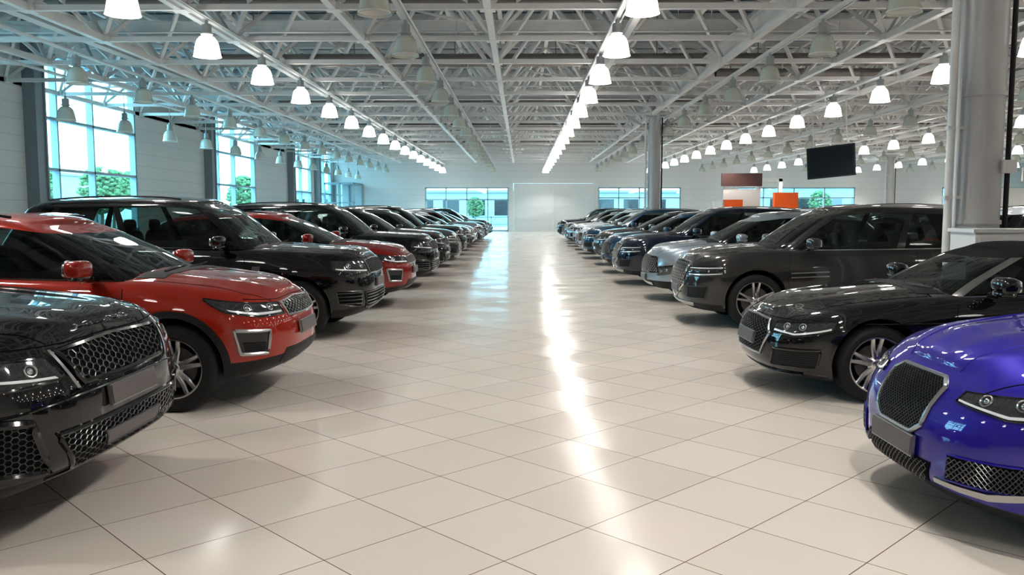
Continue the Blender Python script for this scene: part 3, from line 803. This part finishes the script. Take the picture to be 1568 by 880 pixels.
# roof deck (corrugated)
DECK = noisy(mat('roof_deck_steel', (.27, .34, .40), .45, .1), 1.5, .15)
v = []; f = []; y = YF-.3
while y < YB+.3:
    for (dy, dz) in ((0, 0), (.15, 0), (.19, .09), (.32, .09)):
        v += [(XL-.3, y+dy, ZD+dz), (XR+.3, y+dy, ZD+dz)]
    y += .36
for i in range(len(v)//2-1): f.append((2*i, 2*i+1, 2*i+3, 2*i+2))
cbm = MB(); cbm.add(v, f); obj('ceiling', cbm.mesh('ceiling', [DECK], smooth=False))

# space frame
ZBt, ZT, MD = 5.62, 7.45, 3.0
sf = MB()
xs = [-.67+MD*i for i in range(-5, 16)]; ys = [-7.2+MD*j for j in range(0, 26)]
for x in xs: sf.beam((x, ys[0], ZBt), (x, ys[-1], ZBt), .14, .14)
for yy in ys: sf.beam((xs[0], yy, ZBt), (xs[-1], yy, ZBt), .11, .11)
for x in xs[:-1]: sf.beam((x+MD/2, ys[0], ZT), (x+MD/2, ys[-1], ZT), .12, .12)
for yy in ys[:-1]: sf.beam((xs[0], yy+MD/2, ZT), (xs[-1], yy+MD/2, ZT), .10, .10)
for x in xs:
    for yy in ys:
        for sx in (-1, 1):
            for sy in (-1, 1):
                X2, Y2 = x+sx*MD/2, yy+sy*MD/2
                if XL < X2 < XR and ys[0] <= Y2 <= ys[-1]: sf.beam((x, yy, ZBt), (X2, Y2, ZT), .085, .085)
        sf.box((x-.15, yy-.15, ZBt-.075), (x+.15, yy+.15, ZBt+.075))
for yy in [ys[0]+1.5*k for k in range(50)]: sf.beam((XL, yy, ZD-.12), (XR, yy, ZD-.12), .10, .2)
for x in xs: sf.beam((x, YF, ZD-.3), (x, YB, ZD-.3), .12, .18)
for x in (5.46, 26.0, -10.5):
    sf.ibeam((x, YF+.1, 5.95), (x, YB-.1, 5.95), .26, .42)
for yy in (-1.5, 10.25, 22.7, 35.2, 47.7, 60.2):
    sf.ibeam((XL+.1, yy, 6.45), (XR-.1, yy, 6.45), .24, .40)
for x in xs[:-1]:
    for j, yy in enumerate(ys[:-1]):
        if (j+int(x)) % 2 == 0:
            sf.beam((x, yy, 6.5), (x+MD, yy+MD, 6.5), .05, .05)
obj('roof_space_frame', sf.mesh('roof_space_frame', [STEEL], smooth=False))
# ducts & sprinkler pipes (one services installation hung from the deck)
dm = noisy(mat('duct_metal', (.31, .28, .26), .4, .5), 2, .2)
du = MB()
for (yy, x0, x1, r, z) in ((19.3, -14, 4.5, .10, 6.3), (25.6, -9, 13, .19, 6.15), (28.9, 6.5, 30, .14, 6.3), (46, -11, 30, .2, 6.2), (37, -13, 8, .15, 6.35), (56, -13, 30, .2, 6.2)):
    du.tube([(x0+(x1-x0)*k/12, yy, z) for k in range(13)], r, 0, 16)
    x = x0
    while x < x1: du.tube([(x, yy, z), (x+.06, yy, z)], r+.02, 0, 16); x += 1.2
    for x in range(int(x0)+1, int(x1), 3): du.beam((x, yy, z), (x, yy, 7.75), .03, .03)
yy = 3.0
while yy < 69:
    du.tube([(XL+.2, yy, 6.02), (XR-.2, yy, 6.02)], .025, 1, 6)
    for i in range(20):
        x = -14+3.1*i; du.tube([(x, yy, 6.02), (x, yy, 5.86)], .018, 1, 5); du.tube([(x, yy, 6.02), (x, yy, 7.75)], .008, 1, 4)
    yy += 4.5
obj('ventilation_duct', du.mesh('ducts', [dm, STEEL], 50))

# ---------------------------------------------------------------- lamps
SH_ON = mat('lamp_shade_lit', (.9, .9, .88), .3, 0, 0, (1.0, .96, .91), 6.5)
DISC = mat('lamp_diffuser_lit', (.9, .9, .88), .3, 0, 0, (1.0, .94, .87), 7)
SH_OFF = noisy(mat('lamp_shade_unlit', (.64, .67, .59), .2, .0, .6), 20, .1)
HOUS = noisy(mat('lamp_housing', (.38, .40, .40), .4, .3), 10, .1)
INNER = mat('lamp_inner', (.85, .85, .80), .3)
TRACK = noisy(mat('cable_tray', (.64, .64, .63), .45, .1), 5, .1)
def lamp(b, x, y, z, lit, ztop):
    b.lathe([(0, .50), (.035, .50), (.035, .44), (.085, .43), (.095, .40), (.095, .27), (.12, .26), (.12, .235), (.085, .23), (.09, .20)], 16, (x, y, z), 'z', 0)
    b.lathe([(.09, .21), (.14, .185), (.195, .12), (.225, .03), (.245, -.08), (.265, -.19), (.275, -.20)], 20, (x, y, z), 'z', 1)
    b.lathe([(.268, -.195), (.235, -.06), (.19, .08), (.0, .12)], 20, (x, y, z), 'z', 2)
    if lit: b.lathe([(.0, -.145), (.17, -.145)], 16, (x, y, z), 'z', 3)
    b.beam((x, y, z+.48), (x, y, ztop), .018, .018, 0)
# the reflector of each lit high-bay lamp throws a downward beam
beam_l = bpy.data.lights.new('high_bay_beam', 'SPOT'); beam_l.energy = 185; beam_l.color = (1.0, .95, .89)
beam_l.spot_size = radians(128); beam_l.spot_blend = .55; beam_l.shadow_soft_size = .16
rows = [(-13.1, 4.45, False), (-10.85, 4.95, False), (-6.32, 4.95, True), (-2.33, 4.95, False), (1.89, 4.95, True), (5.98, 4.95, False), (10.15, 4.95, True), (14.3, 4.95, False), (18.4, 4.95, True), (22.5, 4.95, False), (26.6, 4.95, True), (30.7, 4.95, False), (34.8, 4.95, True), (39, 4.95, False)]
for (x, z, lit) in rows:
    b = MB(); 
    for k in range(-5, 16): lamp(b, x, 13.6+3.6*k, z, lit, 5.5)
    b.beam((x, YF+.3, 5.5), (x, YB-.2, 5.5), .10, .06, 4)
    b.tube([(x+.10, YF+.3, 5.48), (x+.10, YB-.2, 5.48)], .02, 4, 6)
    ro = obj('pendant_lamp_row', b.mesh('pendant_lamp_row', [HOUS, SH_ON if lit else SH_OFF, SH_ON if lit else INNER, DISC, TRACK], 40))
    if lit:
        for k in range(-5, 16):
            lo = bpy.data.objects.new('lamp_beam', beam_l); S.collection.objects.link(lo); lo.parent = ro
            lo.location = (x, 13.6+3.6*k, z-.36)

# ---------------------------------------------------------------- columns
COLM = noisy(mat('column_grey', (.46, .46, .46), .35, .1), 2, .1)
def column(x, y, near):
    b = MB(); r = .26
    b.lathe([(r, 0), (r, 7.8)], 40, (x, y, 0), 'z', 0)
    for z in (.02, 1.5, 3.0, 4.5, 5.4): b.lathe([(r, z), (r+.02, z), (r+.02, z+.05), (r, z+.05)], 40, (x, y, 0), 'z', 0)
    b.box((x-.4, y-.4, 5.5), (x+.4, y+.4, 5.72))
    b.tube([(x-.36, y-.05, .05), (x-.36, y-.05, 5.6)], .045, 1, 12)
    b.tube([(x-.33, y-.15, .05), (x-.33, y-.15, 3.2)], .02, 1, 8)
    b.tube([(x+.30, y-.1, .05), (x+.30, y-.1, 5.6)], .03, 2, 8)
    for z in (1.8, 2.62, 4.2): b.box((x-.42, y-.1, z), (x+.05, y-.02, z+.04), 1)
    for sx, sy in ((1.2, 0), (-1.2, 0), (0, 1.2), (0, -1.2)): b.beam((x, y, 4.9), (x+sx, y+sy, 5.6), .08, .08, 0)
    if near: b.tube([(x-.36, y-.05, 2.62), (x+1.6, y-.05, 2.62)], .015, 1, 8); b.box((x+.16, y-.30, 2.1), (x+.30, y-.2, 2.25), 1)
    obj('support_column', b.mesh('column', [COLM, STEEL, PLASTIC], 40))
column(5.46, 10.25, True); column(5.46, 35.2, False)
for y in (10.25, 35.2, 60.2): column(26.0, y, False)
cb2 = MB(); cb2.box((4.98, 9.32, 0), (6.7, 9.86, 1.42)); cb2.box((4.95, 9.30, 1.42), (6.73, 9.88, 1.46)); cb2.box((5.02, 9.30, .1), (5.81, 9.33, 1.36), 1); cb2.box((5.85, 9.30, .1), (6.65, 9.33, 1.36), 1)
obj('white_cabinet', cb2.mesh('cab', [WHT, WHT], smooth=False))

# ---------------------------------------------------------------- hanging screen, stands
SCR = mat('screen_black', (.006, .006, .008), .5, spec=.2)
b = MB(); b.box((-.85, -.05, -.55), (.85, .05, .55)); b.box((-.80, -.058, -.50), (.80, -.05, .50), 1)
for x in (-.6, .6): b.beam((x, 0, .5), (x, 0, 2.2), .03, .03, 2)
o = obj('hanging_television_screen', b.mesh('screen', [PLASTIC, SCR, STEEL], smooth=False), loc=(10.85, 30, 3.4)); o.rotation_euler = (0, radians(-4), -.75)
ORANGE = noisy(mat('orange_panel', (.88, .13, .012), .5), 3, .05)
for (x, y, w, h) in ((12.45, 40, 1.1, 2.55), (10.6, 42.5, .9, 2.25)):
    b = MB(); b.box((x-w/2, y, 0), (x+w/2, y+.35, h)); b.box((x-w/2-.03, y-.03, 0), (x+w/2+.03, y+.38, .12), 1); b.box((x-w/2+.1, y-.02, h-.5), (x+w/2-.1, y, h-.2), 0)
    obj('orange_display_stand', b.mesh('stand', [ORANGE, GREYC], smooth=False))
b = MB(); b.box((10.3, 43.5, 0), (12.2, 43.8, 2.8)); b.box((10.2, 43.4, 2.95), (12.25, 43.6, 3.6), 1); b.box((10.3, 43.5, 2.8), (10.4, 43.6, 3.0)); b.box((12.1, 43.5, 2.8), (12.2, 43.6, 3.0))
obj('information_kiosk', b.mesh('kiosk', [WHT, noisy(mat('sign_brown', (.10, .05, .045), .5), 3, .1)], smooth=False))
b = MB(); b.box((20.5, 35, 2.9), (21.5, 35.08, 3.45)); b.beam((20.7, 35.04, 3.4), (20.7, 35.04, 5.6), .03, .03); b.beam((21.3, 35.04, 3.4), (21.3, 35.04, 5.6), .03, .03)
obj('hanging_sign', b.mesh('sign', [WHT], smooth=False))
b = MB()
for x in (14.5, 16, 17.5): b.box((x, 58, 0), (x+.25, 58.25, 3.9))
b.box((14.5, 58, 3.7), (17.75, 58.25, 3.95)); b.box((28, 56, 0), (33, 56.2, 3.2))
obj('office_partition', b.mesh('part', [WHT], smooth=False))
b = MB()
for x in (-15.5, -14.3, -13.2):
    for y in (66.5, 69.9): b.box((x-.05, y-.05, 0), (x+.05, y+.05, 3.9))
b.box((-15.55, 66.45, 3.8), (-13.15, 69.95, 3.95)); b.box((-15.55, 66.45, 2.3), (-13.15, 66.52, 2.4)); b.box((-15.5, 66.48, .1), (-13.2, 66.5, 3.8), 1); b.box((-13.21, 66.5, .1), (-13.19, 69.9, 3.8), 1)
obj('glass_vestibule', b.mesh('vest', [FRAME, WG], smooth=False))

# ---------------------------------------------------------------- exterior
GR = noisy(mat('asphalt', (.26, .27, .27), .8), 2, .2)
b = MB(); b.box((-140, -60, -.5), (150, 200, -.16)); obj('exterior_ground', b.mesh('ground', [GR], smooth=False))
BLD = sidingmat('exterior_building', (.30, .36, .40), 1.5)
for i, (x0, y0, x1, y1, h) in enumerate(((-30, 105, 20, 115, 4), (25, 100, 60, 112, 4.5), (-70, 60, -55, 110, 6))):
    b = MB(); b.box((x0, y0, -.2), (x1, y1, h)); b.box((x0-.3, y0-.3, h), (x1+.3, y1+.3, h+.3), 1)
    x = x0+1
    while x < x1-2.5: b.box((x, y0-.06, 1.2), (x+2, y0, 3.2), 2); x += 3.2
    obj('exterior_building', b.mesh('bld', [BLD, GREYC, LAMPG], smooth=False))
b = MB()
for k in range(60): b.box((-30+k*1.6, 76, -.16), (-29.92+k*1.6, 76.08, 1.2))
b.box((-30, 76, 1.1), (66, 76.08, 1.2)); b.box((-30, 76, .5), (66, 76.06, .56))
obj('exterior_fence', b.mesh('fence', [GREYC], smooth=False))
LEAF = noisy(mat('foliage', (.10, .20, .09), .8), 3, .4, 1.); BARK = mat('bark', (.16, .12, .08), .9)
tb_ = MB(); tb_.tube([(0, 0, -.2), (.05, .1, 2), (0, 0, 4)], .16, 1, 8)
for k in range(420):
    a = random.random()*2*pi; z = random.uniform(-1, 1); r = random.uniform(.5, 1)*sqrt(1-z*z)*2.1
    c = (r*cos(a), r*sin(a), 4.6+z*2.3); s = random.uniform(.18, .35)
    tb_.blob(c, (s, s, s*.6), 0, 1., 5, 3)
tme = tb_.mesh('tree', [LEAF, BARK], 10)
for (x, y, s) in ((-36, 62, .8), (-31, 62, .72), (-34, 70, .75), (-33, 76, .85), (-44, 95, .9), (-30, 90, .7), (-34, 84, .8), (-27, 82, .75), (34, 97, .6), (-5.5, 99, .5)):
    o = obj('tree', tme, loc=(x, y, -.1)); o.scale = (s, s, s)

# ---------------------------------------------------------------- world, camera
w = bpy.data.worlds.new('World'); S.world = w; w.use_nodes = True
bg = w.node_tree.nodes['Background']; bg.inputs[0].default_value = (.37, .81, 1.0, 1); bg.inputs[1].default_value = 6.5
cam = bpy.data.cameras.new('camera'); co = bpy.data.objects.new('camera', cam); S.collection.objects.link(co)
co.location = (0, 0, 1.65); co.rotation_euler = (radians(90-5.14), 0, radians(.67)); cam.lens = 36*1290/1568; cam.sensor_width = 36
cam.clip_end = 400
S.camera = co
S.view_settings.view_transform = 'Standard'; S.view_settings.look = 'None'; S.view_settings.exposure = .66; S.view_settings.gamma = .94
